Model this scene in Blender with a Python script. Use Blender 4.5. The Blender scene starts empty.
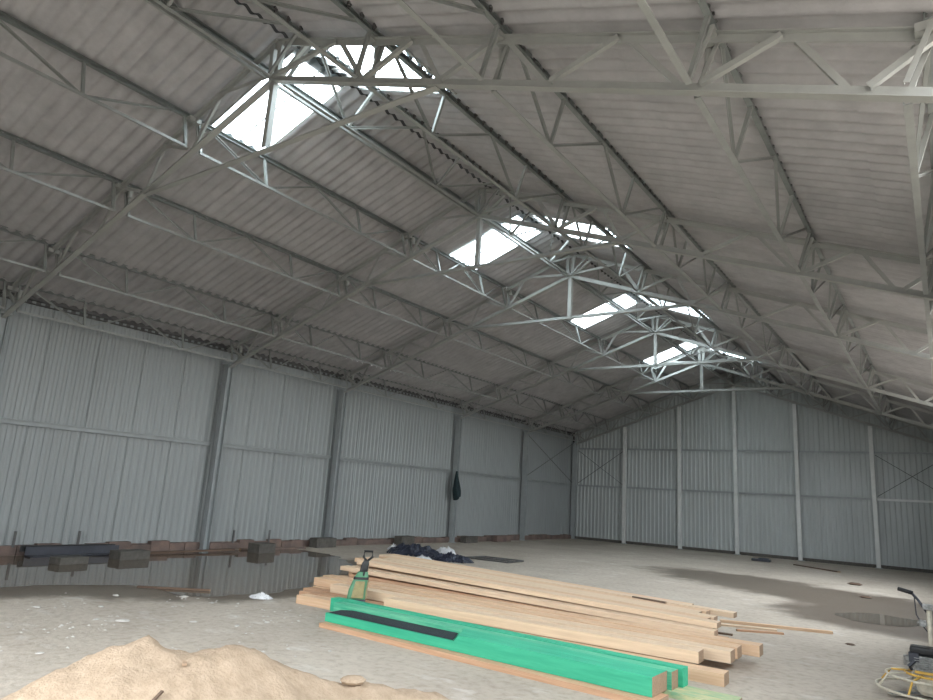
import bpy, math, random
from mathutils import Vector, Matrix, noise
random.seed(7)
SC = bpy.context.scene
COL = SC.collection
V = Vector

# ------------------------------------------------------------------ helpers
def link(o, parent=None):
    COL.objects.link(o)
    if parent is not None:
        o.parent = parent
    return o

class MB:
    """collects faces, then links them as one mesh object"""
    def __init__(self):
        self.v = []; self.f = []; self.m = []; self.mats = []
    def mi(self, m):
        if m not in self.mats: self.mats.append(m)
        return self.mats.index(m)
    def add(self, vs, fs, m=None):
        b = len(self.v); self.v += [tuple(x) for x in vs]
        k = self.mi(m) if m else 0
        for f in fs:
            self.f.append(tuple(i + b for i in f)); self.m.append(k)
    def box(self, c, s, R=None, m=None, taper=0.0):
        vs = []
        for x in (-.5, .5):
            for y in (-.5, .5):
                for z in (-.5, .5):
                    k = 1 - taper * (z + .5)
                    p = V((x*s[0]*k, y*s[1]*k, z*s[2]))
                    if R is not None: p = R @ p
                    vs.append(p + V(c))
        self.add(vs, [(0,1,3,2),(4,6,7,5),(0,4,5,1),(2,3,7,6),(0,2,6,4),(1,5,7,3)], m)
    def prism(self, p0, p1, prof, up=(0,0,1), m=None):
        p0 = V(p0); p1 = V(p1); d = (p1-p0).normalized(); u = V(up)
        s = d.cross(u)
        if s.length < 1e-4: s = d.cross(V((1,0,0)))
        s.normalize(); u = s.cross(d)
        n = len(prof); vs = [p0 + s*a + u*b for a, b in prof] + [p1 + s*a + u*b for a, b in prof]
        fs = [(i, (i+1) % n, n+(i+1) % n, n+i) for i in range(n)]
        fs += [tuple(range(n-1, -1, -1)), tuple(range(n, 2*n))]
        self.add(vs, fs, m)
    def tube(self, pts, r, n=8, m=None, closed=False):
        pts = [V(p) for p in pts]; N = len(pts); vs = []; fs = []
        up = V((0,0,1))
        for i, p in enumerate(pts):
            a = pts[(i-1) % N] if (closed or i > 0) else p
            b = pts[(i+1) % N] if (closed or i < N-1) else p
            d = (b-a).normalized()
            s = d.cross(up)
            if s.length < 1e-3: s = d.cross(V((1,0,0)))
            s.normalize(); t = s.cross(d)
            for k in range(n):
                an = 2*math.pi*k/n; vs.append(p + (s*math.cos(an)+t*math.sin(an))*r)
        for i in range(N if closed else N-1):
            j = (i+1) % N
            for k in range(n):
                l = (k+1) % n
                fs.append((i*n+k, i*n+l, j*n+l, j*n+k))
        if not closed:
            fs += [tuple(range(n-1, -1, -1)), tuple((N-1)*n+k for k in range(n))]
        self.add(vs, fs, m)
    def lathe(self, c, prof, n=24, m=None, sx=1, sy=1):
        c = V(c); vs = []; fs = []
        for r, z in prof:
            for k in range(n):
                a = 2*math.pi*k/n; vs.append(c + V((r*math.cos(a)*sx, r*math.sin(a)*sy, z)))
        for i in range(len(prof)-1):
            for k in range(n):
                l = (k+1) % n
                fs.append((i*n+k, i*n+l, (i+1)*n+l, (i+1)*n+k))
        fs += [tuple(range(n-1, -1, -1)), tuple((len(prof)-1)*n+k for k in range(n))]
        self.add(vs, fs, m)
    def build(self, name, mat=None, parent=None, smooth=False, bevel=0, loc=None):
        me = bpy.data.meshes.new(name); me.from_pydata(self.v, [], self.f)
        if mat: me.materials.append(mat)
        else:
            for m in self.mats: me.materials.append(m)
            me.polygons.foreach_set('material_index', self.m)
        if smooth: me.polygons.foreach_set('use_smooth', [True]*len(me.polygons))
        me.update()
        o = bpy.data.objects.new(name, me)
        if loc is not None: o.location = loc
        link(o, parent)
        if bevel:
            b = o.modifiers.new('bevel', 'BEVEL'); b.width = bevel; b.segments = 2; b.limit_method = 'ANGLE'
        return o

def RECT(w, h): return [(-w/2,-h/2),(w/2,-h/2),(w/2,h/2),(-w/2,h/2)]
def ELL(a, t=.012): return [(-a/2,-a/2),(a/2,-a/2),(a/2,-a/2+t),(-a/2+t,-a/2+t),(-a/2+t,a/2),(-a/2,a/2)]
def TEE(w, h, t=.014):   # flange on top, stem below; top of flange at +h/2
    return [(-w/2,h/2-t),(-t/2,h/2-t),(-t/2,-h/2),(t/2,-h/2),(t/2,h/2-t),(w/2,h/2-t),(w/2,h/2),(-w/2,h/2)]
def TEEI(w, h, t=.014):
    return [(a, -b) for a, b in reversed(TEE(w, h, t))]
def CHAN(w, h, t=.01):
    return [(-w/2,-h/2),(w/2,-h/2),(w/2,-h/2+t),(-w/2+t,-h/2+t),(-w/2+t,h/2-t),(w/2,h/2-t),(w/2,h/2),(-w/2,h/2)]

def tag(o, label=None, cat=None, group=None, kind=None):
    if label: o['label'] = label
    if cat: o['category'] = cat
    if group: o['group'] = group
    if kind: o['kind'] = kind
    return o
def empty(name, loc=(0,0,0), rz=0):
    o = bpy.data.objects.new(name, None); o.location = loc; o.rotation_euler = (0,0,rz); o.empty_display_size = .2
    return link(o)
KIDS = {}
def kid(o, p): KIDS.setdefault(p.name, []).append(o); return o
def copy_tree(o, parent=None, skip=()):
    c = o.copy(); COL.objects.link(c); c.parent = parent
    for ch in list(o.children):
        if ch.name.split('.')[0] in skip: continue
        copy_tree(ch, c, skip)
    return c

# ------------------------------------------------------------------ materials
def mat(name, base, rough=.6, metal=0.0, var=.12, scale=6.0, bump=.0, bscale=60.0, stretch=(1,1,1), second=None, coord='Object', spec=.5):
    m = bpy.data.materials.new(name); m.use_nodes = True
    nt = m.node_tree; N = nt.nodes; L = nt.links
    b = N['Principled BSDF']; b.inputs['Roughness'].default_value = rough; b.inputs['Metallic'].default_value = metal
    b.inputs['Specular IOR Level'].default_value = spec
    tc = N.new('ShaderNodeTexCoord'); mp = N.new('ShaderNodeMapping'); mp.inputs['Scale'].default_value = stretch
    L.new(tc.outputs[coord], mp.inputs['Vector'])
    nz = N.new('ShaderNodeTexNoise'); nz.inputs['Scale'].default_value = scale; nz.inputs['Detail'].default_value = 6
    nz.inputs['Roughness'].default_value = .65
    L.new(mp.outputs[0], nz.inputs['Vector'])
    cr = N.new('ShaderNodeValToRGB'); cr.color_ramp.elements[0].position = .3; cr.color_ramp.elements[1].position = .7
    lo = tuple(c*(1-var) for c in base); hi = tuple(min(1, c*(1+var)) for c in base)
    if second: lo = second
    cr.color_ramp.elements[0].color = (*lo, 1); cr.color_ramp.elements[1].color = (*hi, 1)
    L.new(nz.outputs['Fac'], cr.inputs[0]); L.new(cr.outputs[0], b.inputs['Base Color'])
    if bump:
        n2 = N.new('ShaderNodeTexNoise'); n2.inputs['Scale'].default_value = bscale; n2.inputs['Detail'].default_value = 5
        L.new(mp.outputs[0], n2.inputs['Vector'])
        bp = N.new('ShaderNodeBump'); bp.inputs['Strength'].default_value = bump; bp.inputs['Distance'].default_value = .02
        L.new(n2.outputs['Fac'], bp.inputs['Height']); L.new(bp.outputs[0], b.inputs['Normal'])
    return m

M_STEEL = mat('painted_steel', (.34,.35,.335), .5, .1, .10, 3)
M_TOPCH = mat('weathered_steel', (.22,.24,.235), .55, .2, .15, 4)
M_PURL = mat('purlin_steel', (.26,.275,.265), .45, .15, .12, 3)
M_PBOT = mat('purlin_steel_lit', (.30,.315,.305), .4, .2, .12, 3)  # same purlin steel, lightened for the light the lower chords catch
M_CLIP = mat('clip_steel', (.12,.12,.12), .6, .4, .2, 8)
M_COL = mat('column_steel', (.34,.37,.38), .5, .2, .12, 2)
M_GIRT = mat('girt_steel', (.30,.325,.33), .5, .2, .12, 2)
M_LIGHTCOL = mat('light_column_paint', (.64,.66,.65), .5, .1, .10, 2)
M_ROOF = mat('fibre_cement_sheet', (.42,.415,.425), .9, 0, .10, 2.2, .25, 30, second=(.35,.346,.353), spec=.2)
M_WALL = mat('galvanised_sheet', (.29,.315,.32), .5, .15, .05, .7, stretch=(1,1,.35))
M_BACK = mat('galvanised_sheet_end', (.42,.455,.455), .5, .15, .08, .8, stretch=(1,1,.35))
M_CEM = mat('rough_concrete_block', (.10,.095,.085), .9, 0, .3, 9, .5, 40)
M_BRICK = mat('reddish_brick', (.155,.108,.09), .9, 0, .5, 2.5, .5, 30, second=(.10,.085,.08))
M_WOOD = mat('sawn_softwood', (.68,.50,.34), .75, 0, .12, 5, .15, 40, stretch=(.25,6,6), second=(.60,.385,.24))
M_WOOD2 = mat('sawn_softwood_pale', (.72,.565,.41), .75, 0, .10, 5, .15, 40, stretch=(.25,6,6), second=(.62,.46,.32))
M_WOOD3 = mat('sawn_softwood_orange', (.58,.37,.24), .75, 0, .12, 5, .2, 40, stretch=(.25,6,6), second=(.46,.26,.15))
M_BRNW = mat('weathered_brown_softwood', (.42,.27,.19), .8, 0, .3, 5, .2, 40, stretch=(2,6,6), second=(.20,.12,.085))
M_END = mat('board_end_grain', (.36,.25,.165), .85, 0, .2, 40)
M_DKWOOD = mat('wet_old_timber', (.13,.085,.06), .8, 0, .4, 4, .3, 40, stretch=(.5,4,4))
M_GREEN = mat('green_stained_timber', (.05,.44,.26), .6, 0, .15, 3, .15, 40, stretch=(.4,5,5), second=(.02,.36,.215))
M_GREEN2 = mat('worn_green_stained_timber', (.16,.50,.31), .65, 0, .2, 3.5, .15, 40, stretch=(.4,6,6), second=(.02,.34,.21))
M_SMEAR = mat('green_smeared_timber', (.60,.50,.28), .7, 0, .1, 3, .15, 40, stretch=(1.2,5,5), second=(.14,.42,.26))
M_FELT = mat('black_roofing_felt', (.018,.024,.032), .75, 0, .3, 60, .4, 200)
M_BLACK = mat('black_plastic', (.015,.016,.018), .45, 0, .2, 10)
M_FILM = mat('dark_blue_plastic_film', (.025,.03,.05), .3, 0, .4, 6)
M_WHITEPL = mat('white_plastic_scrap', (.65,.66,.68), .5, 0, .1, 10)
M_TOOLG = mat('tool_green', (.09,.26,.15), .45, 0, .15, 8)
M_TOOLY = mat('tool_yellow', (.30,.26,.13), .5, 0, .25, 12)
M_SAND = mat('dry_sand', (.42,.325,.24), .95, 0, .10, 9, .65, 45, second=(.335,.255,.18), spec=.1)
M_CHAN = mat('dark_channel_steel', (.05,.055,.07), .4, .3, .2, 4)
M_CLOTH = mat('dark_teal_cloth', (.012,.028,.033), .9, 0, .4, 12, .4, 40)
M_ENG = mat('grey_engine_metal', (.30,.31,.31), .4, .6, .5, 18, .3, 60)
M_YEL = mat('yellow_guard_paint', (.75,.47,.10), .45, 0, .15, 12)
M_WHT = mat('worn_white_paint', (.62,.58,.48), .5, 0, .2, 15)
M_GRIT = mat('pale_mortar_lump', (.52,.50,.47), .9, 0, .1, 20, .4, 60)
M_RIDGE = mat('ridge_cap_gap_shade', (.05,.05,.05), .85, 0, .15, 5)  # cap coloured near black to stand for shade in the ridge gap

def floor_mat():
    m = bpy.data.materials.new('cast_concrete_floor'); m.use_nodes = True
    nt = m.node_tree; N = nt.nodes; L = nt.links; b = N['Principled BSDF']
    tc = N.new('ShaderNodeTexCoord')
    def noise_(s, d=6, st=(1,1,1)):
        mp = N.new('ShaderNodeMapping'); mp.inputs['Scale'].default_value = st; L.new(tc.outputs['Object'], mp.inputs[0])
        n = N.new('ShaderNodeTexNoise'); n.inputs['Scale'].default_value = s; n.inputs['Detail'].default_value = d; n.inputs['Roughness'].default_value = .62
        L.new(mp.outputs[0], n.inputs['Vector']); return n.outputs['Fac']
    def ramp(x, stops):
        r = N.new('ShaderNodeValToRGB'); e = r.color_ramp.elements
        e[0].position, e[0].color = stops[0][0], (*stops[0][1], 1); e[1].position, e[1].color = stops[-1][0], (*stops[-1][1], 1)
        for p, c in stops[1:-1]:
            q = e.new(p); q.color = (*c, 1)
        L.new(x, r.inputs[0]); return r.outputs[0]
    base = ramp(noise_(.55, 7), [(.28, (.405,.352,.295)), (.5, (.475,.42,.355)), (.72, (.53,.475,.405))])
    fine = ramp(noise_(9, 8), [(.3, (.70,.69,.67)), (.5, (.97,.97,.97)), (.75, (1.1,1.1,1.1))])
    mx = N.new('ShaderNodeMix'); mx.data_type = 'RGBA'; mx.blend_type = 'MULTIPLY'; mx.inputs[0].default_value = .8
    L.new(base, mx.inputs[6]); L.new(fine, mx.inputs[7]); col = mx.outputs[2]
    sep = N.new('ShaderNodeSeparateXYZ'); L.new(tc.outputs['Object'], sep.inputs[0])
    def M2(op, a, b_=None, c=None):
        n = N.new('ShaderNodeMath'); n.operation = op
        for i, x in enumerate((a, b_, c)):
            if x is None: continue
            if isinstance(x, (int, float)): n.inputs[i].default_value = x
            else: L.new(x, n.inputs[i])
        return n.outputs[0]
    wob = noise_(.45, 6); wob2 = noise_(1.6, 6)
    def ellipse(cx, cy, rx, ry, ang, soft, amp):
        ca, sa = math.cos(ang), math.sin(ang)
        dx = M2('SUBTRACT', sep.outputs[0], cx); dy = M2('SUBTRACT', sep.outputs[1], cy)
        u = M2('DIVIDE', M2('ADD', M2('MULTIPLY', dx, ca), M2('MULTIPLY', dy, sa)), rx)
        v = M2('DIVIDE', M2('SUBTRACT', M2('MULTIPLY', dy, ca), M2('MULTIPLY', dx, sa)), ry)
        d = M2('SQRT', M2('ADD', M2('MULTIPLY', u, u), M2('MULTIPLY', v, v)))
        d = M2('ADD', d, M2('MULTIPLY', M2('SUBTRACT', wob, .5), amp)); d = M2('ADD', d, M2('MULTIPLY', M2('SUBTRACT', wob2, .5), amp*.6))
        mr = N.new('ShaderNodeMapRange'); mr.inputs[1].default_value = 1+soft; mr.inputs[2].default_value = 1-soft
        mr.inputs[3].default_value = 0; mr.inputs[4].default_value = 1; mr.clamp = True; mr.interpolation_type = 'SMOOTHSTEP'
        L.new(d, mr.inputs[0]); return mr.outputs[0]
    stains = [ellipse(5.2, 20.6, 5.6, 2.1, -.5, .25, 1.3),     # damp band towards the end wall
              ellipse(7.3, 16.7, 2.3, 1.9, -.2, .2, .8),         # damp rim of the small puddle
              ellipse(-5.3, 9.1, 6.3, 4.15, 1.02, .1, .6)]       # soaked ground round the big puddle
    s = stains[0]
    for q in stains[1:]: s = M2('MAXIMUM', s, q)
    mx2 = N.new('ShaderNodeMix'); mx2.data_type = 'RGBA'; L.new(M2('MULTIPLY', s, .82), mx2.inputs[0])
    L.new(col, mx2.inputs[6]); mx2.inputs[7].default_value = (.085,.063,.045, 1)
    # pale mortar smears
    sm = ramp(noise_(1.3, 8, (1,1.8,1)), [(.58, (0,0,0)), (.68, (1,1,1))])
    mx3 = N.new('ShaderNodeMix'); mx3.data_type = 'RGBA'; bw = N.new('ShaderNodeRGBToBW'); L.new(sm, bw.inputs[0])
    L.new(M2('MULTIPLY', M2('MULTIPLY', bw.outputs[0], M2('SUBTRACT', 1.0, s)), .35), mx3.inputs[0]); L.new(mx2.outputs[2], mx3.inputs[6]); mx3.inputs[7].default_value = (.74,.73,.71, 1)
    L.new(mx3.outputs[2], b.inputs['Base Color'])
    L.new(M2('SUBTRACT', .85, M2('MULTIPLY', s, .35)), b.inputs['Roughness'])
    b.inputs['Specular IOR Level'].default_value = .35
    bp = N.new('ShaderNodeBump'); bp.inputs['Strength'].default_value = .5; bp.inputs['Distance'].default_value = .03
    L.new(noise_(14, 8), bp.inputs['Height']); L.new(bp.outputs[0], b.inputs['Normal'])
    return m
M_FLOOR = floor_mat()
M_YARD = mat('yard_bounce_ground', (.20,.17,.14), .95, 0, .15, .5)  # unseen yard, its colour set for the bounce onto the roof

def water_mat():
    m = bpy.data.materials.new('standing_water'); m.use_nodes = True
    b = m.node_tree.nodes['Principled BSDF']; b.inputs['Base Color'].default_value = (.15,.12,.09,1)
    b.inputs['Roughness'].default_value = .03; b.inputs['IOR'].default_value = 1.33; b.inputs['Specular IOR Level'].default_value = .5
    N = m.node_tree.nodes; L = m.node_tree.links
    tc = N.new('ShaderNodeTexCoord'); n = N.new('ShaderNodeTexNoise'); n.inputs['Scale'].default_value = 2.0
    L.new(tc.outputs['Object'], n.inputs['Vector'])
    bp = N.new('ShaderNodeBump'); bp.inputs['Strength'].default_value = .04; bp.inputs['Distance'].default_value = .02
    L.new(n.outputs['Fac'], bp.inputs['Height']); L.new(bp.outputs[0], b.inputs['Normal'])
    return m
M_WATER = water_mat()

def skylight_mat():
    m = bpy.data.materials.new('translucent_skylight_sheet'); m.use_nodes = True
    N = m.node_tree.nodes; L = m.node_tree.links; N.remove(N['Principled BSDF'])
    t = N.new('ShaderNodeBsdfTransparent'); t.inputs[0].default_value = (.86,.97,1,1)
    d = N.new('ShaderNodeBsdfTranslucent'); d.inputs[0].default_value = (.85,.9,.92,1)
    mx = N.new('ShaderNodeMixShader'); mx.inputs[0].default_value = .45
    L.new(t.outputs[0], mx.inputs[1]); L.new(d.outputs[0], mx.inputs[2]); L.new(mx.outputs[0], N['Material Output'].inputs[0])
    return m
M_SKYL = skylight_mat()

# ------------------------------------------------------------------ hall dimensions (metres)
W = 8.83; LEN = 35.4
TY = [5.947, 11.93, 16.65, 23.7, 29.55]
BAYS = [-.6] + TY + [LEN-.22]
def ztop(x): return 9.01 - .367*abs(x)
def zbot(x): return 8.28 - .352*abs(x)
def zroof(x): return 9.15 - .367*abs(x)

# ------------------------------------------------------------------ shell
def ground():
    b = MB(); b.add([(-9.3,-2.2,0),(9.3,-2.2,0),(9.3,LEN+.4,0),(-9.3,LEN+.4,0)], [(0,1,2,3)])
    tag(b.build('floor', M_FLOOR), kind='structure')
    b = MB()
    for x0,x1,y0,y1 in ((-90,-9.3,-80,110),(9.3,90,-80,110),(-9.3,9.3,-80,-2.2),(-9.3,9.3,LEN+.4,110)):
        b.add([(x0,y0,-.02),(x1,y0,-.02),(x1,y1,-.02),(x0,y1,-.02)], [(0,1,2,3)])
    tag(b.build('ground', M_YARD, None), kind='structure')
ground()

SKY = {-1: [(6.33,7.52), (13.8,15.1), (21.12,22.35), (28.4,29.6)], 1: [(6.29,7.7), (14.0,15.35), (21.35,22.7), (29.3,30.4)]}
def roof():
    b = MB()
    brk = [.035, 1.25, 2.34, 3.4, 4.5, 5.7, 6.9, 8.0, 9.25]
    y0, y1 = -1.5, LEN+.3
    pitch = .25; seg = 8; dy = pitch/seg; n = int(round((y1-y0)/dy))
    for side in (-1, 1):
        for ci in range(len(brk)-1):
            xa, xb = brk[ci]-(.10 if ci else 0), brk[ci+1]
            base = len(b.v); row = []
            for i in range(n+1):
                y = y0+i*dy; h = .03*math.cos(2*math.pi*(y+1.5)/pitch)
                jog = .004*math.sin(y*.9+ci)
                for x, o in ((xa, -.005), (xb, .006)):
                    b.v.append((side*x, y, zroof(x)+h+o+jog))
            for i in range(n):
                ym = y0+(i+.5)*dy
                if ci < 2 and any(s[0] < ym < s[1] for s in SKY[side]): continue
                q = base+2*i
                b.f.append((q, q+1, q+3, q+2)); b.m.append(0)
    o = b.build('ceiling', M_ROOF, smooth=True)
    tag(o, kind='structure')
roof()
def skylights():
    k = 1
    for side in (-1, 1):
        for ya, yb in SKY[side]:
            b = MB(); n = int((yb-ya)/.03125); xs = [.035, 1.25, 2.34]
            for i in range(n+1):
                y = ya+(yb-ya)*i/n
                for x in xs: b.v.append((side*x, y, zroof(x)+.03*math.cos(2*math.pi*(y+1.5)/.25)-.006))
            for i in range(n):
                for j in range(2):
                    q = 3*i+j; b.f.append((q, q+1, q+4, q+3)); b.m.append(0)
            o = b.build('window_%d' % k, M_SKYL, smooth=True); tag(o, kind='structure'); k += 1
            f = MB()
            for y in (ya, (ya+yb)/2+.02, yb):
                f.prism((side*.1, y, zroof(.1)-.03), (side*2.36, y, zroof(2.36)-.03), RECT(.022, .02))
            f.prism((side*2.36, ya, zroof(2.36)-.03), (side*2.36, yb, zroof(2.36)-.03), RECT(.03, .03))
            f.build('glazing_bar', M_STEEL, o)
skylights()
def ridge():
    b = MB(); y0, y1 = -1.5, LEN+.3
    for side in (-1, 1):
        segs = int((y1-y0)/.25)
        for i in range(segs):
            a = y0+i*.25
            b.add([(0,a,9.21),(side*.22,a,zroof(.22)+.04),(side*.22,a+.25,zroof(.22)+.04),(0,a+.25,9.21)],[(0,1,2,3)])
    tag(b.build('trim_1', M_RIDGE), kind='structure')
ridge()

def trapezoid_wall(b, along, length, start, z0f, z1f, place, pitch=.2, depth=.022, row=0):
    """place(s, d, z) -> point; d = depth towards the room"""
    s = start; k = 0
    prof = []
    while s < start+length-1e-6:
        seam = (k % 6 == 0)
        prof += [(s, 0), (s+pitch*.35, 0), (s+pitch*.52, depth), (s+pitch*.80, depth), (s+pitch*.97, 0)]
        if seam: prof[-5:-4] = [(s, -.016), (s+.016, -.016), (s+.02, 0)]
        s += pitch; k += 1
    base = len(b.v)
    for s, d in prof:
        for z in (z0f(s), z1f(s)): b.v.append(place(s, d, z))
    for i in range(len(prof)-1):
        q = base+2*i; b.f.append((q, q+2, q+3, q+1)); b.m.append(0)

def walls():
    WX = -8.93
    b = MB()
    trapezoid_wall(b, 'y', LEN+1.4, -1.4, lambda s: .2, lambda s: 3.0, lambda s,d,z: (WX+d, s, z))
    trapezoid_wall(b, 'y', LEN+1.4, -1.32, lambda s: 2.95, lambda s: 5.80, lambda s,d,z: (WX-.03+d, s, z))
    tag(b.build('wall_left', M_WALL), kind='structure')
    b = MB()  # unseen right wall, upper part left open to even out the light
    trapezoid_wall(b, 'y', LEN+1.4, -1.4, lambda s: .0, lambda s: 2.9, lambda s,d,z: (8.98-d, s, z))
    trapezoid_wall(b, 'y', LEN-26, 26, lambda s: 2.88, lambda s: 5.85, lambda s,d,z: (9.01-d, s, z))
    trapezoid_wall(b, 'y', 4.8, 8.4, lambda s: 2.88, lambda s: 5.85, lambda s,d,z: (9.01-d, s, z))  # upper panel added to dim the floor near the right wall
    tag(b.build('wall_right', M_WALL), kind='structure')
    b = MB()      # unseen front gable; open gateway set for its daylight between x = -1 and x = 4.6
    trapezoid_wall(b, 'x', 7.95, -8.95, lambda s: .0, lambda s: zroof(s)+.03, lambda s,d,z: (s, -1.42+d, z), .21)
    trapezoid_wall(b, 'x', 5.6, -1.0, lambda s: 4.6, lambda s: zroof(s)+.03, lambda s,d,z: (s, -1.42+d, z), .21)
    trapezoid_wall(b, 'x', 4.4, 4.6, lambda s: .0, lambda s: zroof(s)+.03, lambda s,d,z: (s, -1.42+d, z), .21)
    tag(b.build('wall_front', M_WALL), kind='structure')
    b = MB(); top = lambda s: zroof(s)+.03
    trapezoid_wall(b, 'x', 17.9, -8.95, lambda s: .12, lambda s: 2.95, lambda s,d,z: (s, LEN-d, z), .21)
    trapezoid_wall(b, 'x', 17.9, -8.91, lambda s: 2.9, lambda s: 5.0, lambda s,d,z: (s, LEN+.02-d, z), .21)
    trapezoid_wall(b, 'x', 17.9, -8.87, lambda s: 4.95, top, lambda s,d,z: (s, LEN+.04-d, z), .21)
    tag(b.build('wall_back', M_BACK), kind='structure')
    # base plinths
    b = MB(); y = -1.4
    while y < LEN:
        l = random.uniform(.38, .62); h = random.uniform(.17, .26)
        b.box((-8.86-random.uniform(0,.03), y+l/2, h/2), (.26, l-.015, h)); y += l
    b.box((-8.99, LEN/2-.6, .16), (.05, LEN+1.6, .32))  # strip added behind the bricks to block daylight leaking under the sheets
    tag(b.build('baseboard_left', M_BRICK), kind='structure')
    b = MB(); b.box((0, LEN+.02, .07), (17.9, .16, .14)); tag(b.build('baseboard_back', M_CEM), kind='structure')
    # wall head: dark strip for the shaded eave gap, boxes added against light leaks
    b = MB(); b.prism((-8.9,-1.4,5.74),(-8.9,LEN,5.74), CHAN(.12,.10)); b.box((-8.95, LEN/2, 5.84), (.06, LEN+3, .12)); b.box((-8.93, LEN+.03, 3), (.12, .12, 6)); tag(b.build('trim_2', M_CLIP), kind='structure')
walls()

# ------------------------------------------------------------------ trusses
TOPN = [1.44, 3.0, 4.38, 5.92, 7.52, 8.7]
BOTN = [0, 2.06, 3.43, 5.04, 6.6, 8.2]
def make_truss(gable=False):
    t = empty('roof_truss')
    for s in (-1, 1):
        b = MB(); xe = 8.85
        b.prism((0,0,ztop(0)-.075), (s*xe,0,ztop(xe)-.075), TEE(.11,.10))
        b.build('top_chord', M_STEEL, t)
        b = MB()
        b.prism((0,0,zbot(0)), (s*8.78,0,zbot(8.78)), TEEI(.11,.105))
        b.build('bottom_chord', M_STEEL, t)
        T = lambda x: (s*x, .0, ztop(x)-.07)
        B = lambda x: (s*x, .0, zbot(x)+.03)
        mem = [(B(0), T(1.42)), (T(1.5), B(2.02)), (B(2.1), T(2.94)), (T(3.06), B(3.43)), (B(3.5), T(4.32)), (T(4.44), B(4.98)),
               (B(5.08), T(5.88)), (T(5.98), B(6.52)), (B(6.72), T(7.46)), (T(7.56), B(7.95)), (B(8.1), T(8.62))]
        for i, (a, c) in enumerate(mem):
            b = MB(); o = .028*(1 if i % 2 else -1)
            b.prism((a[0], o, a[2]), (c[0], o, c[2]), ELL(.06,.01) if i != 1 else ELL(.08,.01), up=(0,1,0))
            b.build('web_member', M_STEEL, t)
        for xb, xt in ((2.06,2.22),(4.2,4.4),(6.65,6.88),(8.36,8.57)):
            for dy in (-.11, .11):
                b = MB(); b.prism((s*xb,dy,zbot(xb)+.02), (s*xt,dy,ztop(xt)-.02), ELL(.045,.008), up=(1,0,0))
                b.build('post', M_STEEL, t)
        for xt in (2.22, 4.4, 6.88, 8.57):
            b = MB(); b.box((s*(xt-.06), 0, ztop(xt)-.03), (.13,.22,.08)); b.tube([(s*(xt-.12),.16,ztop(xt)-.03),(s*(xt-.12),.16,ztop(xt)-.2)], .045, 8)
            b.build('bracket', M_STEEL, t)
    for s in (-1, 1):
        b = MB(); b.prism((s*.07,0,zbot(0)+.03), (s*.10,0,ztop(0)-.1), ELL(.085,.012), up=(0,1,0)); b.build('ridge_post', M_STEEL, t)
        b = MB(); b.prism((s*.05,s*.07,zbot(0)+.03), (s*.62,s*.07,ztop(.62)-.06), ELL(.06,.01), up=(0,1,0)); b.build('ridge_post', M_STEEL, t)
    b = MB(); b.box((0,0,8.29), (.26,.03,.17)); b.build('gusset_plate', M_STEEL, t)
    b = MB(); b.box((0,0,8.9), (.3,.03,.14)); b.build('gusset_plate', M_STEEL, t)
    b = MB(); b.prism((-3.41,.02,7.06), (3.41,.02,7.06), ELL(.10,.012)); b.build('tie_bar', M_STEEL, t)
    b = MB(); b.prism((0,.02,7.06), (0,.02,8.2), ELL(.10,.012), up=(0,1,0)); b.build('king_post', M_STEEL, t)
    for s in (-1, 1):
        b = MB(); b.box((s*3.38,.0,7.09), (.24,.03,.13)); b.build('gusset_plate', M_STEEL, t)
    return t
truss = make_truss()
TL = ['lattice roof truss nearest the camera, crossing the top edge of the view',
      'second lattice roof truss from the camera, behind the nearest pair of skylights',
      'middle lattice roof truss, third from the camera, behind the second pair of skylights',
      'fourth lattice roof truss, behind the third pair of skylights',
      'farthest free-standing lattice roof truss, last one before the end wall']
for i, y in enumerate(TY):
    o = truss if i == 0 else copy_tree(truss)
    o.location = (0, y, 0); tag(o, TL[i], 'roof truss', 'roof trusses across the hall')
o = copy_tree(truss, skip=('tie_bar','king_post')); o.location = (0, LEN-.22, 0)
tag(o, 'lattice truss against the end wall carried by its columns, without a tie bar', 'roof truss', 'roof trusses across the hall')

# ------------------------------------------------------------------ lattice purlins
def make_purlin(Lb, dx, dz, clips, s):
    """local frame: origin at the near end of the bottom chord; dx,dz = offset of the top chord"""
    t = empty('lattice_purlin')
    top = lambda y: (s*dx, y, dz); bot = lambda y: (0, y, 0)
    e = .13
    b = MB(); b.prism((s*dx, 0, dz+.04), (s*dx, Lb, dz+.04), CHAN(.07,.09)); b.build('top_chord', M_TOPCH, t)
    b = MB(); b.prism(bot(e), bot(Lb-e), ELL(.065,.01) if s > 0 else [(-a_, c_) for a_, c_ in reversed(ELL(.045,.01))]); b.build('bottom_chord', M_PBOT, t)
    q = (.27, .71); mid = .5
    for a, c in (((.06*Lb,1),(q[0]*Lb-.03,0)), ((q[0]*Lb+.05,0),(mid*Lb-.03,1)), ((mid*Lb+.03,1),(q[1]*Lb-.05,0)), ((q[1]*Lb+.05,0),(.94*Lb,1))):
        b = MB(); P = [top(y) if k else bot(y) for y, k in (a, c)]
        b.prism(P[0], P[1], ELL(.04,.008), up=(1,0,0)); b.build('diagonal', M_PURL, t)
    for y in (q[0]*Lb, q[1]*Lb):
        b = MB(); b.prism(bot(y), top(y), ELL(.045,.008), up=(0,1,0)); b.build('vertical', M_PURL, t)
    for y in (e+.02, Lb-e-.02):
        b = MB(); b.prism(bot(y), top(y), ELL(.045,.008), up=(0,1,0)); b.build('vertical', M_PURL, t)
    if clips:
        y = .18; cm = None
        while y < Lb-.1:
            if cm is None:
                b = MB(); b.box((0,0,.012), (.035,.05,.055)); b.box((-s*.01,0,-.03), (.02,.03,.05)); c = b.build('clip', M_CLIP, t); cm = c
            else:
                c = cm.copy(); COL.objects.link(c); c.parent = t
            c.location = (s*(dx+.055), y, dz+.075); y += .25
    return t
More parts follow.
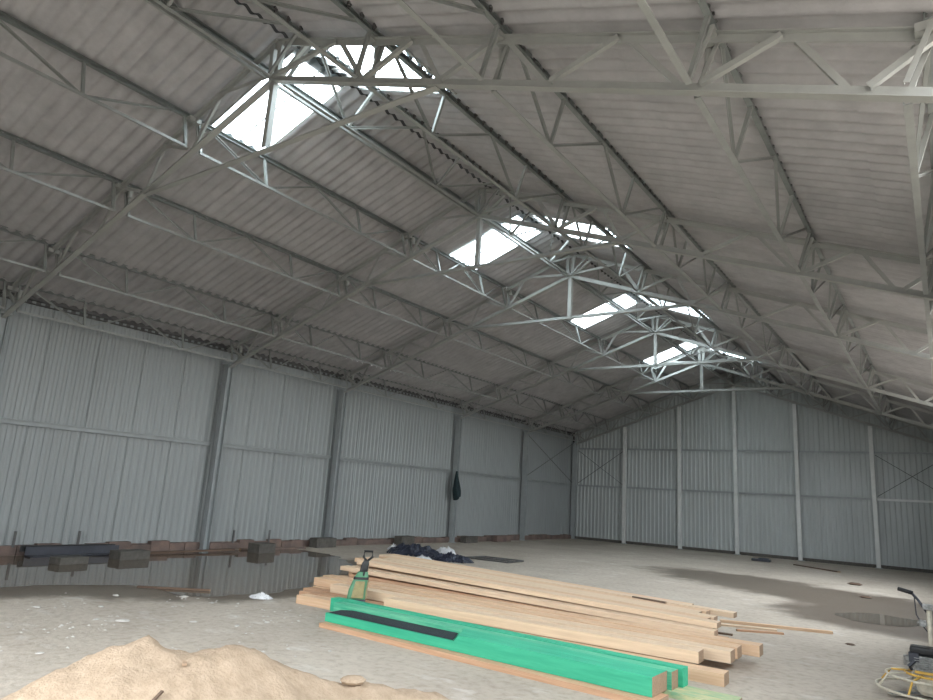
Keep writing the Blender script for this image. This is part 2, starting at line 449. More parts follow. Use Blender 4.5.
LINES = [('ridge', .07, .62), ('first', 2.04, 2.23), ('second', 4.2, 4.4), ('third', 6.65, 6.88), ('eave', 8.36, 8.58)]
LINE_TXT = {'ridge': 'just beside the ridge', 'first': 'below the skylights', 'second': 'at mid slope', 'third': 'next above the eave', 'eave': 'at the eave'}
BAY_TXT = ['between the camera and the nearest truss', 'between the nearest and second truss', 'between the second and middle truss',
           'between the middle and fourth truss', 'between the fourth and farthest truss', 'between the farthest truss and end wall']
for side in (-1, 1):
    for bi in range(6):
        y0, y1 = BAYS[bi], BAYS[bi+1]; proto = {}
        for nm, xb, xt in LINES:
            if side == 1 and nm == 'eave' and bi == 0: continue
            dx, dz = round(xt-xb, 2), ztop(xt)-zbot(xb)
            key = 'r' if nm == 'ridge' else 'n'
            if key not in proto:
                o = make_purlin(y1-y0, dx, dz, bi < 2, side); proto[key] = o
            else:
                o = copy_tree(proto[key])
            o.location = (side*xb, y0, zbot(xb))
            tag(o, 'lattice purlin %s, %s slope, %s' % (LINE_TXT[nm], 'left' if side < 0 else 'right', BAY_TXT[bi]),
                'purlin', 'lattice purlins of the %s roof slope' % ('left' if side < 0 else 'right'))

# ------------------------------------------------------------------ columns, girts, bracing
def make_column(h):
    t = empty('wall_column')
    b = MB(); b.prism((0,0,0.02), (0,0,h), [(-.1,-.09),(.1,-.09),(.1,-.078),(.006,-.078),(.006,.078),(.1,.078),(.1,.09),(-.1,.09),(-.1,.078),(-.006,.078),(-.006,-.078),(-.1,-.078)], up=(0,1,0))
    b.build('shaft', M_COL, t)
    b = MB(); b.box((0,0,.012), (.3,.28,.024)); b.build('base_plate', M_COL, t)
    b = MB(); b.box((.02,0,h+.02), (.3,.24,.04)); b.build('head_plate', M_COL, t)
    return t
CT = ['left wall column nearest the camera, at the photo\'s left edge', 'left wall column below the second roof truss',
      'left wall column below the middle truss, without cloth', 'left wall column with a dark cloth hanging on it',
      'left wall column below the farthest truss, last before the corner', 'column in the far corner of left and end walls']
col0 = make_column(5.25)
for i, y in enumerate(TY + [LEN-.22]):
    o = col0 if i == 0 else copy_tree(col0)
    o.location = (-8.68 if i < 5 else -8.72, y, 0); tag(o, CT[i], 'column', 'columns along the left wall')

ys = [-1.4] + TY + [LEN-.1]
GT = ['in the nearest bay of the left wall', 'left wall, second bay from the camera', 'left wall, third bay from the camera', 'left wall, bay just before the hanging cloth',
      'left wall, bay just past the hanging cloth', 'left wall, last bay before the corner']
for i in range(6):
    b = MB(); ln = ys[i+1]-ys[i]-.2
    b.prism((0,0,0), (0,ln,0), CHAN(.07,.11)); o = b.build('wall_girt', M_GIRT, loc=(-8.83, ys[i]+.1, 2.93))
    tag(o, 'horizontal steel girt, %s' % GT[i], 'girt', 'mid-height girts of the left wall')

GX = [-5.73, -2.76, 0, 2.76, 5.82]
GN = ['first from the left corner', 'second from the left corner', 'under the ridge', 'first to the right of the ridge', 'farthest right']
for i, x in enumerate(GX):
    t = empty('end_wall_column', (x, LEN-.22, 0))
    h = zbot(x)-.09
    b = MB(); b.prism((0,0,.02), (0,0,h), [(-.08,-.08),(.08,-.08),(.08,-.07),(-.07,-.07),(-.07,.07),(.08,.07),(.08,.08),(-.08,.08)], up=(0,1,0)); b.build('shaft', M_LIGHTCOL, t)
    b = MB(); b.box((0,0,.012), (.26,.22,.024)); b.build('base_plate', M_COL, t)
    tag(t, 'light grey end wall column %s' % GN[i], 'column', 'end wall columns')
xs = [-8.62] + GX + [8.75]
HN = [('lower', 2.92), ('upper', 4.97)]
for nm, z in HN:
    for i in range(6):
        b = MB(); ln = xs[i+1]-xs[i]-.18
        b.prism((0,0,0), (ln,0,0), CHAN(.07,.09)); o = b.build('end_wall_girt', M_LIGHTCOL if (nm == 'lower' and i == 5) else M_COL, loc=(xs[i]+.09, LEN-.09, z))
        tag(o, '%s horizontal girt of the end wall, %s' % (nm, ['between corner and first column','between first and second column','left of the ridge column','right of the ridge column','left of the rightmost column','right of the rightmost column'][i]),
            'girt', 'girts of the end wall')
def rod(p0, p1, label):
    b = MB(); c = V(p0); b.tube([(0,0,0), V(p1)-c], 0.014, 6); o = b.build('brace_rod', M_CLIP, loc=p0)
    tag(o, label, 'brace', 'cross bracing rods near the corners')
rod((-8.74, TY[4]+.15, 3.05), (-8.74, LEN-.35, 5.25), 'thin brace rod rising towards the corner, left wall last bay')
rod((-8.78, TY[4]+.15, 5.25), (-8.78, LEN-.35, 3.05), 'thin brace rod falling towards the corner, left wall last bay')
rod((-8.5, LEN-.14, 3.05), (-5.85, LEN-.14, 4.85), 'thin brace rod rising rightwards, end wall next to left corner')
rod((-8.5, LEN-.17, 4.85), (-5.85, LEN-.17, 3.05), 'thin brace rod falling rightwards, end wall next to left corner')
rod((5.95, LEN-.14, 3.05), (8.6, LEN-.14, 4.85), 'thin brace rod rising rightwards, right end of end wall')
rod((5.95, LEN-.17, 4.85), (8.6, LEN-.17, 3.05), 'thin brace rod falling rightwards, right end of end wall')

# ------------------------------------------------------------------ hanging cloth
def cloth():
    b = MB(); nz = 12; nx = 16; y0 = 23.66; h = 1.08
    for i in range(nz+1):
        t = i/nz; w = .05+.42*min(1, t/.72)**1.1
        if t > .72: w *= 1-.45*(t-.72)/.28
        for j in range(nx):
            a = 2*math.pi*j/nx
            r = 1+.22*math.sin(a*5+t*3)
            b.v.append((.12*r*math.sin(a)*(.3+t), .5*w*r*math.cos(a)+.12*t, -h*t + (.14*math.cos(a)*max(0, t-.7)*3 if t > .7 else 0)))
    for i in range(nz):
        for j in range(nx):
            k = (j+1) % nx; b.f.append((i*nx+j, i*nx+k, (i+1)*nx+k, (i+1)*nx+j)); b.m.append(0)
    b.f.append(tuple(range(nx))); b.m.append(0); b.f.append(tuple(nz*nx+j for j in range(nx))); b.m.append(0)
    o = b.build('hanging_cloth', M_CLOTH, smooth=True, loc=(-8.42, y0-.25, 2.93))
    tag(o, 'dark teal jacket-like cloth hanging on a left wall column', 'cloth')
cloth()

# ------------------------------------------------------------------ puddles
def puddle(name, pts, label, z=.006):
    P = []
    n = len(pts)
    for i in range(n):       # rounded, slightly ragged shoreline
        for k in range(6):
            t = k/6; p0, p1, p2, p3 = (V((*pts[(i+q) % n], 0)) for q in (-1, 0, 1, 2))
            p = .5*((2*p1)+(p2-p0)*t+(2*p0-5*p1+4*p2-p3)*t*t+(3*p1-p0-3*p2+p3)*t**3)
            j = noise.noise(p*1.7)*.22 + noise.noise(p*5)*.07; p = p+V((j, j*.6, 0)); P.append((p.x, p.y, z))
    P = [(max(-8.72, x), y, q) for x, y, q in P]
    m = len(P); cx = sum(p[0] for p in P)/m; cy = sum(p[1] for p in P)/m
    b = MB(); b.add(P, [tuple(range(m))]); o = b.build(name, M_WATER); tag(o, label, 'puddle'); return o
puddle('puddle', [(-3.9,3.5),(-4.3,5.3),(-3.95,6.4),(-3.3,7.2),(-2.2,7.1),(-1.75,7.9),(-1.7,8.9),(-2.2,10.1),(-3.5,12.2),(-4.7,13.6),(-6.4,14.6),(-8.3,14.7),(-8.6,13),(-8.6,10.9),(-8.6,8),(-8.6,5),(-8.5,3.2)],
       'large dark puddle mirroring the left wall')
puddle('puddle', [(6.3,16.7),(6.75,17.6),(7.4,17.7),(7.95,17.0),(7.6,16.2),(6.9,16.0)], 'small puddle on the right, mirroring the end wall')

# ------------------------------------------------------------------ sand heap
CREST = [(2.3,1.9,.30),(2.77,2.44,.30),(2.89,2.77,.45),(3.07,2.95,.58),(3.24,3.23,.70),(3.40,3.33,.67),(3.52,3.40,.645),(3.65,3.62,.655),(3.80,3.78,.57),(3.95,3.95,.49),(4.19,4.27,.40),(4.30,4.50,.35),(4.40,4.70,.32),(4.60,5.0,.26),(4.85,5.2,.10)]
def sandh(x, y):
    best = -1
    for i in range(len(CREST)-1):
        a, c = CREST[i], CREST[i+1]
        dx, dy = c[0]-a[0], c[1]-a[1]; L2 = dx*dx+dy*dy
        t = max(0, min(1, ((x-a[0])*dx+(y-a[1])*dy)/L2))
        px, py = a[0]+dx*t, a[1]+dy*t; z = a[2]+(c[2]-a[2])*t
        d = math.hypot(x-px, y-py)
        near = (x-px)*.85-(y-py)*.5 > 0
        s = .5 if near else .95
        r = .12
        h = z - s*(math.sqrt(d*d+r*r)-r)
        best = max(best, h)
    n = noise.noise(V((x*2.2,y*2.2,0)))*.07+noise.noise(V((x*7,y*7,3)))*.028+noise.noise(V((x*18,y*18,5)))*.022+noise.noise(V((x*40,y*40,9)))*.008
    return best+n*min(1, max(0, best+.15)*2.5)
def sand():
    b = MB(); n = 150; x0, x1, y0, y1 = .3, 6.9, .2, 6.8
    for i in range(n+1):
        for j in range(n+1):
            x = x0+(x1-x0)*i/n; y = y0+(y1-y0)*j/n
            b.v.append((x, y, max(-.03, sandh(x, y))))
    for i in range(n):
        for j in range(n):
            q = i*(n+1)+j; ids = (q, q+n+1, q+n+2, q+1)
            if max(b.v[k][2] for k in ids) > -.025: b.f.append(ids); b.m.append(0)
    o = b.build('sand_heap', M_SAND, smooth=True); tag(o, 'heap of dry yellow sand in the near foreground', 'sand heap', kind='thing')
sand()
def stick(p0, p1, r, m, label, name='stick'):
    b = MB(); c = V(p0); b.prism((0,0,0), V(p1)-c, RECT(r, r*.6)); o = b.build(name, m, loc=p0); tag(o, label, 'stick', None); return o
zs = lambda x, y, d=0: (x, y, sandh(x, y)+d)
stick(zs(3.98,2.62,.02), zs(3.88,2.98,.03), .022, M_DKWOOD, 'dark stick lying low on the sand heap')
stick(zs(3.62,3.30,-.01), zs(3.74,3.22,.02), .03, M_END, 'brown wood chip near the top notch of the sand heap', 'wood_chip')
b = MB(); b.lathe((0,0,0), [(.02,0),(.07,.008),(.085,.03),(.065,.05),(.02,.058)], 9, sx=1.3, sy=.8); o = b.build('sand_clod', M_SAND, loc=zs(4.30,4.42,.0)); o.rotation_euler = (.15,0,.9)
tag(o, 'flat pale clod lying on the right tail of the sand heap', 'clod')

# ------------------------------------------------------------------ timber
def board(name, p0, p1, w, h, m, label, group=None, endm=M_END, cat='plank', bevel=.004, warp=0.0):
    """p0, p1 = centres of the underside at both ends; local x runs along the board"""
    p0, p1 = V(p0), V(p1); d = p1-p0; L_ = d.length
    b = MB(); n = 6; vs = []
    for i in range(n+1):
        t = i/n; x = -L_/2+L_*t; o = warp*math.sin(math.pi*t)
        for yy, zz in ((-w/2,0),(w/2,0),(w/2,h),(-w/2,h)): vs.append((x, yy+o, zz))
    fs = []
    for i in range(n):
        for k in range(4):
            l = (k+1) % 4; fs.append((4*i+k, 4*i+l, 4*i+4+l, 4*i+4+k))
    b.add(vs, fs, m); b.add(vs[:4], [(3,2,1,0)], endm); b.add(vs[-4:], [(0,1,2,3)], endm)
    o = b.build(name, None, bevel=0)
    o.location = (p0+p1)/2
    o.rotation_euler = (0, -math.asin(d.z/L_), math.atan2(d.y, d.x))
    tag(o, label, cat, group); return o

def lerp(a, b, t): return a+(b-a)*t
ORD = ['first','second','third','fourth','fifth','sixth','seventh','eighth','ninth','tenth','eleventh','twelfth','thirteenth','fourteenth','fifteenth','sixteenth']
LAY = ['bottom','second','middle','fourth','top']
TH = .075
wm = [M_WOOD, M_WOOD2, M_WOOD2, M_WOOD, M_WOOD2]
for i, (xl, yl, xr, yr, z, m, lab) in enumerate([
        (-.65,8.34,6.18,8.62,0,M_WOOD,'thick sawn beam on the floor directly behind the green beams, its right end farthest out'),
        (-.95,8.66,5.45,8.95,0,M_WOOD3,'orange thick beam on the floor, second behind the green beams'),
        (-1.2,8.98,5.3,9.32,0,M_WOOD3,'orange thick beam on the floor, third behind the green beams'),
        (-1.3,9.30,5.35,9.72,0,M_WOOD,'thick sawn beam on the floor, fourth behind the green beams'),
        (-1.4,9.62,5.4,10.02,0,M_WOOD3,'thick sawn beam on the floor, fifth behind the green beams'),
        (1.0,8.66,5.82,8.88,.14,M_WOOD2,'upper thick beam with a wide pale right end, front one of the upper row'),
        (-.55,9.0,6.1,9.24,.14,M_WOOD2,'upper thick beam, second of the upper row, right end hollow beneath'),
        (-1.35,9.36,6.1,9.58,.14,M_WOOD,'upper thick beam, third of the upper row, short end peeping out'),
        (-1.5,9.72,6.28,9.96,.14,M_WOOD,'upper thick beam, rearmost of the upper row, reaching farthest right')]):
    board('timber_beam', (xl, yl, z), (xr, yr, z), .25, .135, m, lab, 'thick sawn beams on the front of the pile', cat='beam')
LAYROWS = {0:[0,1,5,6,7], 1:[0,1,5,6,7], 2:[0,1,2,5,6,7], 3:[0,1,2,5,6,7], 4:[1,2,3,4,5,6,7]}
for k, rows in LAYROWS.items():
    for r in rows:
        rnd = random.Random(r*31+k)
        xl = lerp(-1.55, -2.1, r/7)+rnd.uniform(-.3,.2)+.1*k; yl = 10.08+.27*r
        xr = lerp(5.65, 4.95, r/7)+rnd.uniform(-.22,.14); yr = 10.28+.25*r
        if r >= 5 and k < 4: xr -= .05+.1*rnd.random()+.05*k
        if k == 4 and r == 6: xr += .42
        zl = k*(TH+.045)+.004; zr = k*(TH+.003)+.002
        w = .238 if r % 3 else .22
        m = M_BRNW if (k < 4 and r >= 5) else M_WOOD3 if (k, r) in ((2,0),(0,0)) else wm[(r+2*k) % 5]
        board('timber_plank', (xl, yl, zl), (xr, yr, zr), w, TH, m,
              'sawn plank of the rear pile, %s layer from the floor, %s from its front edge' % (LAY[k], ORD[r]), 'sawn planks of the rear pile')

# green beams
board('base_board', (1.05,7.36,0), (5.9,7.22,0), .42, .06, M_WOOD3, 'orange-brown board on the floor under the front green beam', None)
board('base_board', (.75,7.80,0), (6.5,7.76,0), .40, .06, M_SMEAR, 'green-smeared board under the rear green beams, its end sticking out right', None)
def green_front():
    p0, p1 = V((1.02,7.49,.064)), V((5.83,7.38,.064)); L_ = (p1-p0).length; h = .19; hn = .115; w = .42; cut = 2.3
    b = MB()
    vs = [(0,-w/2,0),(L_,-w/2,0),(L_,w/2,0),(0,w/2,0),
          (0,-w/2,hn),(cut,-w/2,hn),(cut-.22,w/2,hn),(0,w/2,hn),
          (cut+.06,-w/2,h),(cut-.16,w/2,h),(L_,-w/2,h),(L_,w/2,h)]
    b.add(vs, [(0,3,2,1),(0,1,10,8,5,4),(3,7,6,9,11,2),(4,5,6,7),(5,8,9,6),(8,10,11,9),(0,4,7,3)], M_GREEN)
    b.add([vs[1],vs[2],vs[11],vs[10]], [(0,1,2,3)], M_END)
    o = b.build('green_beam', None); o.location = p0; o.rotation_euler = (0,0,math.atan2(p1.y-p0.y, p1.x-p0.x))
    tag(o, 'front green-stained timber beam, its lowered half covered by black felt', 'beam', 'green-stained beams')
    f = MB(); f.add([(.05,-w/2+.02,hn+.004),(cut-.03,-w/2+.02,hn+.004),(cut-.24,w/2-.01,hn+.004),(.12,w/2-.01,hn+.004),(.0,w/2-.12,hn+.004)], [(0,1,2,3,4)])
    g = f.build('felt_strip', M_FELT); sd = g.modifiers.new('thick','SOLIDIFY'); sd.thickness = .004; sd.offset = 1
    g.location = o.location; g.rotation_euler = o.rotation_euler
    tag(g, 'long black roofing felt strip on the front green beam', 'felt strip')
green_front()
board('green_beam', (.75,7.80,.062), (5.88,7.71,.062), .2, .18, M_GREEN2, 'middle green-stained beam with worn streaks, pale square right end', 'green-stained beams', cat='beam')
board('green_beam', (.45,8.01,.062), (5.93,7.91,.062), .17, .19, M_GREEN, 'rear green-stained beam, right end dark green', 'green-stained beams', endm=M_GREEN, cat='beam')

# loose thin pieces to the right of the pile
board('loose_batten', (4.9,13.25,0), (6.62,13.85,0), .10, .045, M_WOOD, 'long thin batten on the floor pointing right, away from the pile', None, cat='batten')
board('loose_batten', (4.95,12.85,0), (5.85,13.2,0), .12, .03, M_WOOD2, 'short wide pale board beside the thin batten, right of the pile', None, cat='batten')
board('loose_batten', (5.35,12.55,0), (6.0,12.95,0), .07, .03, M_WOOD3, 'small brown batten on the floor before the long thin one', None, cat='batten')
board('loose_batten', (5.2,12.0,0), (5.42,12.02,0), .07, .025, M_DKWOOD, 'dark wooden offcut alone on the floor right of the pile', None, cat='offcut')
board('loose_batten', (3.9,11.60,.412), (4.5,11.53,.405), .05, .03, M_DKWOOD, 'dark splinter lying on top of the pile near its back end', None, cat='offcut')
# hall-side loose timber by the left wall
board('old_board', (-8.1,9.6,.02), (-8.0,12.4,.05), .16, .04, M_DKWOOD, 'long wet brown board at the foot of the left wall, in the puddle', None, cat='board')
board('old_board', (-8.35,12.9,.0), (-8.2,15.2,.0), .12, .05, M_BRICK, 'brown board by the left wall, right of the dark block', None, cat='board')
board('old_board', (-3.3,6.95,0.01), (-2.35,7.75,0.01), .05, .03, M_DKWOOD, 'dark lath at the near edge of the large puddle', None, cat='lath')
board('old_board', (3.1,31.6,0), (4.9,29.9,0), .14, .04, M_DKWOOD, 'thin dark board lying on the floor near the end wall', None, cat='board')
b = MB(); b.box((0,0,.05), (.75,.3,.1)); b.box((.1,0,.12), (.4,.22,.05)); o = b.build('dark_block', M_CHAN, loc=(1.75,31.9,0), bevel=.02); tag(o, 'low dark flat block on the floor before the end wall', 'block')

# ------------------------------------------------------------------ blocks and channel by the left wall
def block(x, y, sx, sy, sz, rz, label, m=M_CEM):
    b = MB(); b.box((0,0,sz/2), (sx,sy,sz)); o = b.build('concrete_block', m, loc=(x,y,0), bevel=.015); o.rotation_euler = (0,0,rz)
    tag(o, label, 'block', 'blocks along the left wall'); return o
block(-7.6,13.05,.45,.62,.27,.1,'dark concrete block standing alone in the puddle right of centre')
block(-6.95,7.5,.4,.62,.15,.1,'grey concrete block in the puddle in front of the dark channel')
block(-7.35,9.05,.45,.75,.2,.05,'dark concrete block in the puddle at the right end of the channel')
block(-8.45,6.3,.4,.45,.2,0,'concrete block at the photo\'s left edge under the wall, left of the channel')
block(-8.45,16.2,.35,.9,.30,.05,'dark block at the wall foot behind the upright tool')
block(-8.4,20.3,.35,.8,.32,.05,'dark block at the wall foot behind the plastic heap')
block(-8.4,24.6,.3,.9,.26,.0,'dark block at the wall foot just right of the hanging cloth')
block(-8.4,27.2,.3,1.2,.28,.0,'brown block at the wall foot, farthest along the left wall', M_BRICK)
def channel():
    t = empty('dark_channel', (-8.3, 7.25, .012))
    b = MB(); b.prism((0,0,.0), (.03,2.1,.0), [(-.16,0),(.16,0),(.16,.02),(-.14,.02),(-.14,.2),(-.16,.2)]); b.build('lower_sheet', M_CHAN, t)
    b = MB(); b.prism((-.2,-.08,.16), (-.19,2.05,.16), CHAN(.07,.13)); b.build('upper_channel', M_BLACK, t)
    tag(t, 'long dark steel channel lying along the left wall over the puddle', 'channel')
channel()
for i, (x, y, l, lab) in enumerate([(-8.75,7.1,.35,'short upright bar against the left wall behind the channel\'s left half'), (-8.75,8.5,.35,'short upright bar against the left wall behind the channel\'s middle'),
        (-8.75,14.2,.35,'short upright bar against the left wall right of the lone dark block'),(-8.75,12.9,.35,'short upright bar against the left wall above the lone dark block')]):
    b = MB(); b.box((0,0,l/2), (.03,.05,l)); o = b.build('wall_bar', M_CLIP, loc=(x+.02,y,.18)); tag(o, lab, 'bar', 'short upright bars at the left wall')

# ------------------------------------------------------------------ debris behind the pile
def crumple(name, c, sx, sy, h, m, label, seed, cat):
    b = MB(); n = 26
    for i in range(n+1):
        for j in range(n+1):
            u, v = i/n*2-1, j/n*2-1
            r = math.hypot(u, v); k = max(0, 1-r)
            q = noise.noise(V((u*3+seed, v*3, seed)))*.5+.5
            q2 = abs(noise.noise(V((u*7+seed, v*7, seed))))
            z = h*(k**.5)*(.35+.65*q)*(.6+.9*q2)
            s = 1+.15*noise.noise(V((u*2, v*2, seed*3)))
            b.v.append((u*sx*s, v*sy*s, z))
    for i in range(n):
        for j in range(n):
            q = i*(n+1)+j
            if math.hypot((i+.5)/n*2-1, (j+.5)/n*2-1) < 1: b.f.append((q, q+n+1, q+n+2, q+1)); b.m.append(0)
    o = b.build(name, m, loc=c, smooth=False); tag(o, label, cat); return o
crumple('plastic_heap', (-5.75,17.6,.004), 1.0, .7, .55, M_FILM, 'heap of crumpled dark blue plastic sheeting behind the plank pile', 3.3, 'plastic sheeting')
crumple('plastic_heap', (-4.0,17.2,.004), .75, .5, .34, M_FILM, 'lower dark plastic heap with pale folds, right of the larger one', 7.7, 'plastic sheeting')
crumple('plastic_scrap', (-4.4,16.4,.01), .3, .2, .18, M_WHITEPL, 'white plastic scrap in front of the lower dark heap', 1.7, 'plastic scrap')
crumple('plastic_scrap', (-7.05,18.1,.01), .2, .2, .26, M_WHITEPL, 'white plastic scrap at the left end of the dark sheeting', 2.1, 'plastic scrap')
crumple('plastic_scrap', (-5.5,19.0,.01), .4, .3, .32, M_WHITEPL, 'pale crumpled scrap sticking up behind the dark sheeting', 5.5, 'plastic scrap')
crumple('plastic_scrap', (-1.35,8.05,.008), .22, .16, .10, M_WHITEPL, 'small pale bluish scrap on the floor at the left end of the planks', 4.5, 'plastic scrap')
b = MB()
for a, c in (((-.8,-.5),(.75,-.45)),((.75,-.45),(.7,.6)),((.7,.6),(-.7,.5)),((-.7,.5),(-.8,-.5)),((-.75,0),(.72,.05)),((0,-.47),(.05,.55))):
    b.tube([(a[0],a[1],.04),(c[0],c[1],.04)], .025, 6)
o = b.build('wire_frame', M_CLIP, loc=(-3.4,18.75,0)); tag(o, 'dark metal frame lying flat at the right end of the plastic heaps', 'frame')

# pale lumps and chips on the floor
LUMPS = [(-2.7,6.25,.07,'pale lump on the floor nearest the puddle shore, left'), (-2.05,7.05,.075,'white mortar lump beside the dark lath'), (-1.35,7.1,.05,'small white lump right of the dark lath'),
         (-.75,5.3,.09,'largest pale lump behind the sand heap'), (-1.05,5.1,.05,'small grey lump next to the largest pale lump'), (-2.3,4.9,.06,'pale lump near the photo\'s left edge'),
         (.35,3.8,.045,'small pale lump left of the sand heap'), (-1.9,5.6,.06,'pale lump midway between puddle and sand heap'), (-.2,6.0,.055,'pale lump between sand heap and planks, left one'), (.35,6.3,.05,'pale lump between sand heap and planks, right one')]
for i, (x, y, r, lab) in enumerate(LUMPS):
    r *= .7
    b = MB(); prof = [(r*.5,0),(r,.2*r),(r*.9,.6*r),(r*.4,.85*r)]; b.lathe((0,0,0), [(a_, z_*.6) for a_, z_ in prof], 9, sx=1.5, sy=.9)
    b.v = [(x_*(1+.25*noise.noise(V((x_*30,y_*30,i)))), y_*(1+.25*noise.noise(V((x_*20,y_*30,i+5)))), z_) for x_, y_, z_ in b.v]
    o = b.build('mortar_lump', M_GRIT, loc=(x,y,0)); o.rotation_euler = (0,0,i*1.3); tag(o, lab, 'lump', 'pale lumps on the floor')
b = MB(); rc = random.Random(5)
for i in range(420):
    a = rc.random(); x = lerp(-4.2, 2.2, rc.random()); y = lerp(3.4, 8.2, rc.random())
    if noise.noise(V((x*.9,y*.9,2))) < .02 or (x < -2.2 and y > 5.9) or (x > .6 and y > 6.8) or sandh(x, y) > -.12: continue
    q = rc.uniform(.008,.03); an = rc.uniform(0,6.3)
    vs = [(x+q*rc.uniform(.7,1.5)*math.cos(an+t*2*math.pi/6), y+q*rc.uniform(.6,1.2)*math.sin(an+t*2*math.pi/6), .001) for t in range(6)]
    b.add(vs+[(x,y,q*.55)], [(t,(t+1)%6,6) for t in range(6)]+[(5,4,3,2,1,0)])
o = b.build('mortar_crumbs', M_GRIT); tag(o, 'scattered pale mortar crumbs on the floor between puddle and sand heap', 'crumbs', kind='stuff')
for x, y, r, lab in [(6.98,12.94,.05,'tiny dark stone on the floor right of the planks'), (5.9,24.87,.14,'small dark flat scrap far right near the end wall'), (6.51,21.08,.1,'small dark stone behind the small puddle')]:
    b = MB(); b.lathe((0,0,0), [(r*.6,0),(r,.2*r),(r*.5,.5*r)], 8, sx=1.6); o = b.build('dark_stone', M_DKWOOD, loc=(x,y,0)); tag(o, lab, 'stone')

# ------------------------------------------------------------------ upright green tool on the planks
def tool():
    t = empty('power_tool', (.44,8.50,.137), math.radians(40))
    def shell(name, zz, ws, ds, m, xo, parent=t, bev=.02):
        b = MB(); vs = []
        for z, w, d, x in zip(zz, ws, ds, xo):
            for a, c in ((-.5,-.35),(-.35,-.5),(.35,-.5),(.5,-.35),(.5,.35),(.35,.5),(-.35,.5),(-.5,.35)):
                vs.append((x+a*w, c*d, z))
        fs = []
        for i in range(len(zz)-1):
            for k in range(8):
                l = (k+1) % 8; fs.append((8*i+k, 8*i+l, 8*i+8+l, 8*i+8+k))
        fs += [tuple(range(7,-1,-1)), tuple(8*(len(zz)-1)+k for k in range(8))]
        b.add(vs, fs); return b.build(name, m, parent, bevel=bev)
    shell('foot', [0,.06], [.31,.30], [.24,.23], M_CHAN, [0,0])
    shell('housing', [.055,.2,.36,.42], [.30,.28,.235,.21], [.225,.22,.19,.17], M_TOOLG, [0,.01,.05,.06])
    shell('front_panel', [.08,.2,.34], [.19,.175,.15], [.03,.03,.03], M_TOOLY, [.02,.03,.05], bev=.008).location = (0,-.118,0)
    shell('side_panel', [.08,.2,.34], [.03,.03,.03], [.15,.145,.12], M_TOOLY, [.15,.15,.165], bev=.008)
    shell('belt', [.36,.40], [.25,.23], [.205,.19], M_BLACK, [.05,.055], bev=.008)
    shell('cap', [.40,.48], [.215,.16], [.175,.13], M_TOOLG, [.06,.075])
    shell('neck', [.475,.60,.66], [.13,.12,.08], [.10,.09,.07], M_BLACK, [.08,.10,.11])
    b = MB(); b.tube([(.12,0,.64),(.06,0,.71),(.07,0,.80),(.20,0,.80),(.21,0,.72),(.13,0,.65)], .02, 8); b.build('loop_handle', M_BLACK, t, smooth=True)
    b = MB(); b.tube([(.09,-.06,.38),(.09,-.09,.44),(.1,-.05,.5)], .016, 8); b.build('trigger_guard', M_BLACK, t, smooth=True)
    tag(t, 'upright green and yellow power tool with a black loop handle on the planks', 'power tool')
tool()

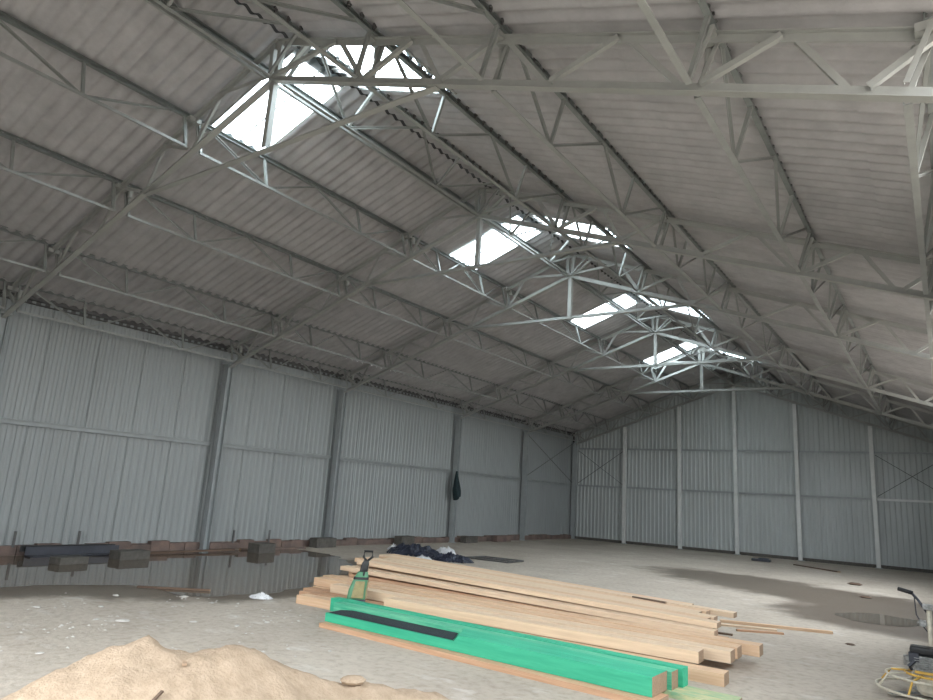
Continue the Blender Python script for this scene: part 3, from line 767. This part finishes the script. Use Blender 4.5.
# ------------------------------------------------------------------ power trowel at the right edge
def trowel():
    cx, cy = 8.11, 9.85; R_ = .55
    t = empty('power_trowel', (cx, cy, 0))
    for z, r, m, nm in ((.10,R_,M_WHT,'guard_ring'), (.24,R_*.80,M_WHT,'guard_ring')):
        b = MB(); b.tube([(r*math.cos(a), r*math.sin(a), z) for a in [2*math.pi*k/40 for k in range(40)]], .014, 8, closed=True); b.build(nm, m, t, smooth=True)
    b = MB(); b.tube([(.25*math.cos(a), .25*math.sin(a), .27) for a in [2*math.pi*k/28 for k in range(28)]], .013, 8, closed=True); b.build('guard_ring', M_YEL, t, smooth=True)
    for k in range(8):
        a = 2*math.pi*(k+.5)/8; ca, sa = math.cos(a), math.sin(a)
        b = MB(); b.tube([(R_*ca,R_*sa,.10),(R_*.80*ca,R_*.80*sa,.24),(.2*ca,.2*sa,.275)], .012, 6); b.build('guard_spoke', M_YEL if k % 2 else M_WHT, t, smooth=True)
    for k in range(4):
        a = math.pi/2*k+.4
        b = MB(); R = Matrix.Rotation(a, 3, 'Z') @ Matrix.Rotation(.15, 3, 'X'); b.box(R @ V((.29,0,.03)), (.3,.13,.008), R); b.build('trowel_blade', M_ENG, t)
        b = MB(); b.prism((.05*math.cos(a),.05*math.sin(a),.07), (.40*math.cos(a),.40*math.sin(a),.05), RECT(.03,.025)); b.build('blade_arm', M_ENG, t)
    b = MB(); b.lathe((0,0,0), [(.13,.06),(.15,.10),(.15,.22),(.10,.28)], 20); b.build('gearbox', M_WHT, t, smooth=False)
    b = MB(); b.box((0,0,.30), (.30,.28,.03)); b.build('engine_plate', M_YEL, t, bevel=.005)
    b = MB(); b.box((-.02,0,.39), (.30,.26,.16))
    for k in range(6): b.box((-.02,-.14,.33+.024*k), (.26,.03,.008))
    b.lathe((-.17,0,.38), [(.03,-.05),(.09,-.04),(.09,.06),(.04,.07)], 14)
    e = b.build('engine', M_ENG, t, bevel=.01)
    b = MB(); b.box((-.04,.0,.52), (.30,.22,.09)); b.build('fuel_tank', M_BLACK, t, bevel=.03)
    b = MB(); b.box((-.15,-.1,.45), (.1,.09,.1)); b.tube([(-.14,-.15,.42),(-.2,-.16,.36),(-.18,-.12,.32)], .02, 8); b.build('muffler', M_CHAN, t, bevel=.01)
    b = MB(); b.tube([(.02,.12,.30),(.02,.16,.98)], .028, 10); b.build('handle_post', M_WHT, t, smooth=True)
    b = MB(); b.box((.02,.16,.99), (.12,.09,.06)); b.build('post_cap', M_ENG, t, bevel=.006)
    b = MB(); b.box((-.05,.155,.80), (.07,.05,.07)); b.tube([(-.10,.155,.80),(.05,.155,.80)], .02, 8); b.build('adjuster', M_ENG, t, bevel=.006)
    b = MB(); b.tube([(.02,.16,.90),(-.08,.22,1.05),(-.16,.28,1.14)], .016, 8); b.build('handlebar', M_CHAN, t, smooth=True)
    b = MB(); b.tube([(-.13,.26,1.12),(-.28,.30,1.15)], .024, 8); b.build('hand_grip', M_BLACK, t, smooth=True)
    b = MB(); b.tube([(-.12,.26,1.10),(-.11,.24,.88),(-.04,.2,.75),(.0,.17,.7)], .007, 6); b.build('throttle_cable', M_CHAN, t, smooth=True)
    tag(t, 'power trowel with round yellow and white guard at the right edge', 'power trowel')
trowel()

# ------------------------------------------------------------------ light, camera
w = bpy.data.worlds.new('sky'); SC.world = w; w.use_nodes = True
N = w.node_tree.nodes; L = w.node_tree.links; bg = N['Background']
tc = N.new('ShaderNodeTexCoord'); sp = N.new('ShaderNodeSeparateXYZ'); cr = N.new('ShaderNodeValToRGB')
L.new(tc.outputs['Generated'], sp.inputs[0]); L.new(sp.outputs[2], cr.inputs[0]); L.new(cr.outputs[0], bg.inputs[0])
cr.color_ramp.elements[0].position = 0.0; cr.color_ramp.elements[0].color = (.50,.495,.485,1)
cr.color_ramp.elements[1].position = .6; cr.color_ramp.elements[1].color = (.90,.955,1,1)
bg.inputs[1].default_value = 6.0

def portal(loc, rot, sx, sy):
    l = bpy.data.lights.new('portal', 'AREA'); l.shape = 'RECTANGLE'; l.size = sx; l.size_y = sy; l.cycles.is_portal = True
    o = bpy.data.objects.new('daylight_opening', l); o.location = loc; o.rotation_euler = rot; COL.objects.link(o)
portal((1.8,-1.55,2.3), (math.radians(90),0,0), 5.7, 4.6)
portal((9.15,12.2,4.35), (math.radians(90),0,math.radians(90)), 27.4, 2.95)

cam = bpy.data.cameras.new('camera'); co = bpy.data.objects.new('camera', cam); COL.objects.link(co)
F = [(0.82018006,0.56868458,0.06247009),(0.07085228,-0.20932037,0.97527685),(-0.56770117,0.79547648,0.211973)]
m = Matrix(((F[0][0],F[1][0],-F[2][0],8.382),(F[0][1],F[1][1],-F[2][1],0),(F[0][2],F[1][2],-F[2][2],1.92),(0,0,0,1)))
co.matrix_world = m
cam.sensor_width = 36; cam.sensor_fit = 'HORIZONTAL'; cam.lens = 36*673.3/933; cam.clip_start = .05; cam.clip_end = 300
SC.camera = co
SC.view_settings.view_transform = 'Standard'; SC.view_settings.look = 'None'; SC.view_settings.gamma = 1
SC.view_settings.exposure = 1.18
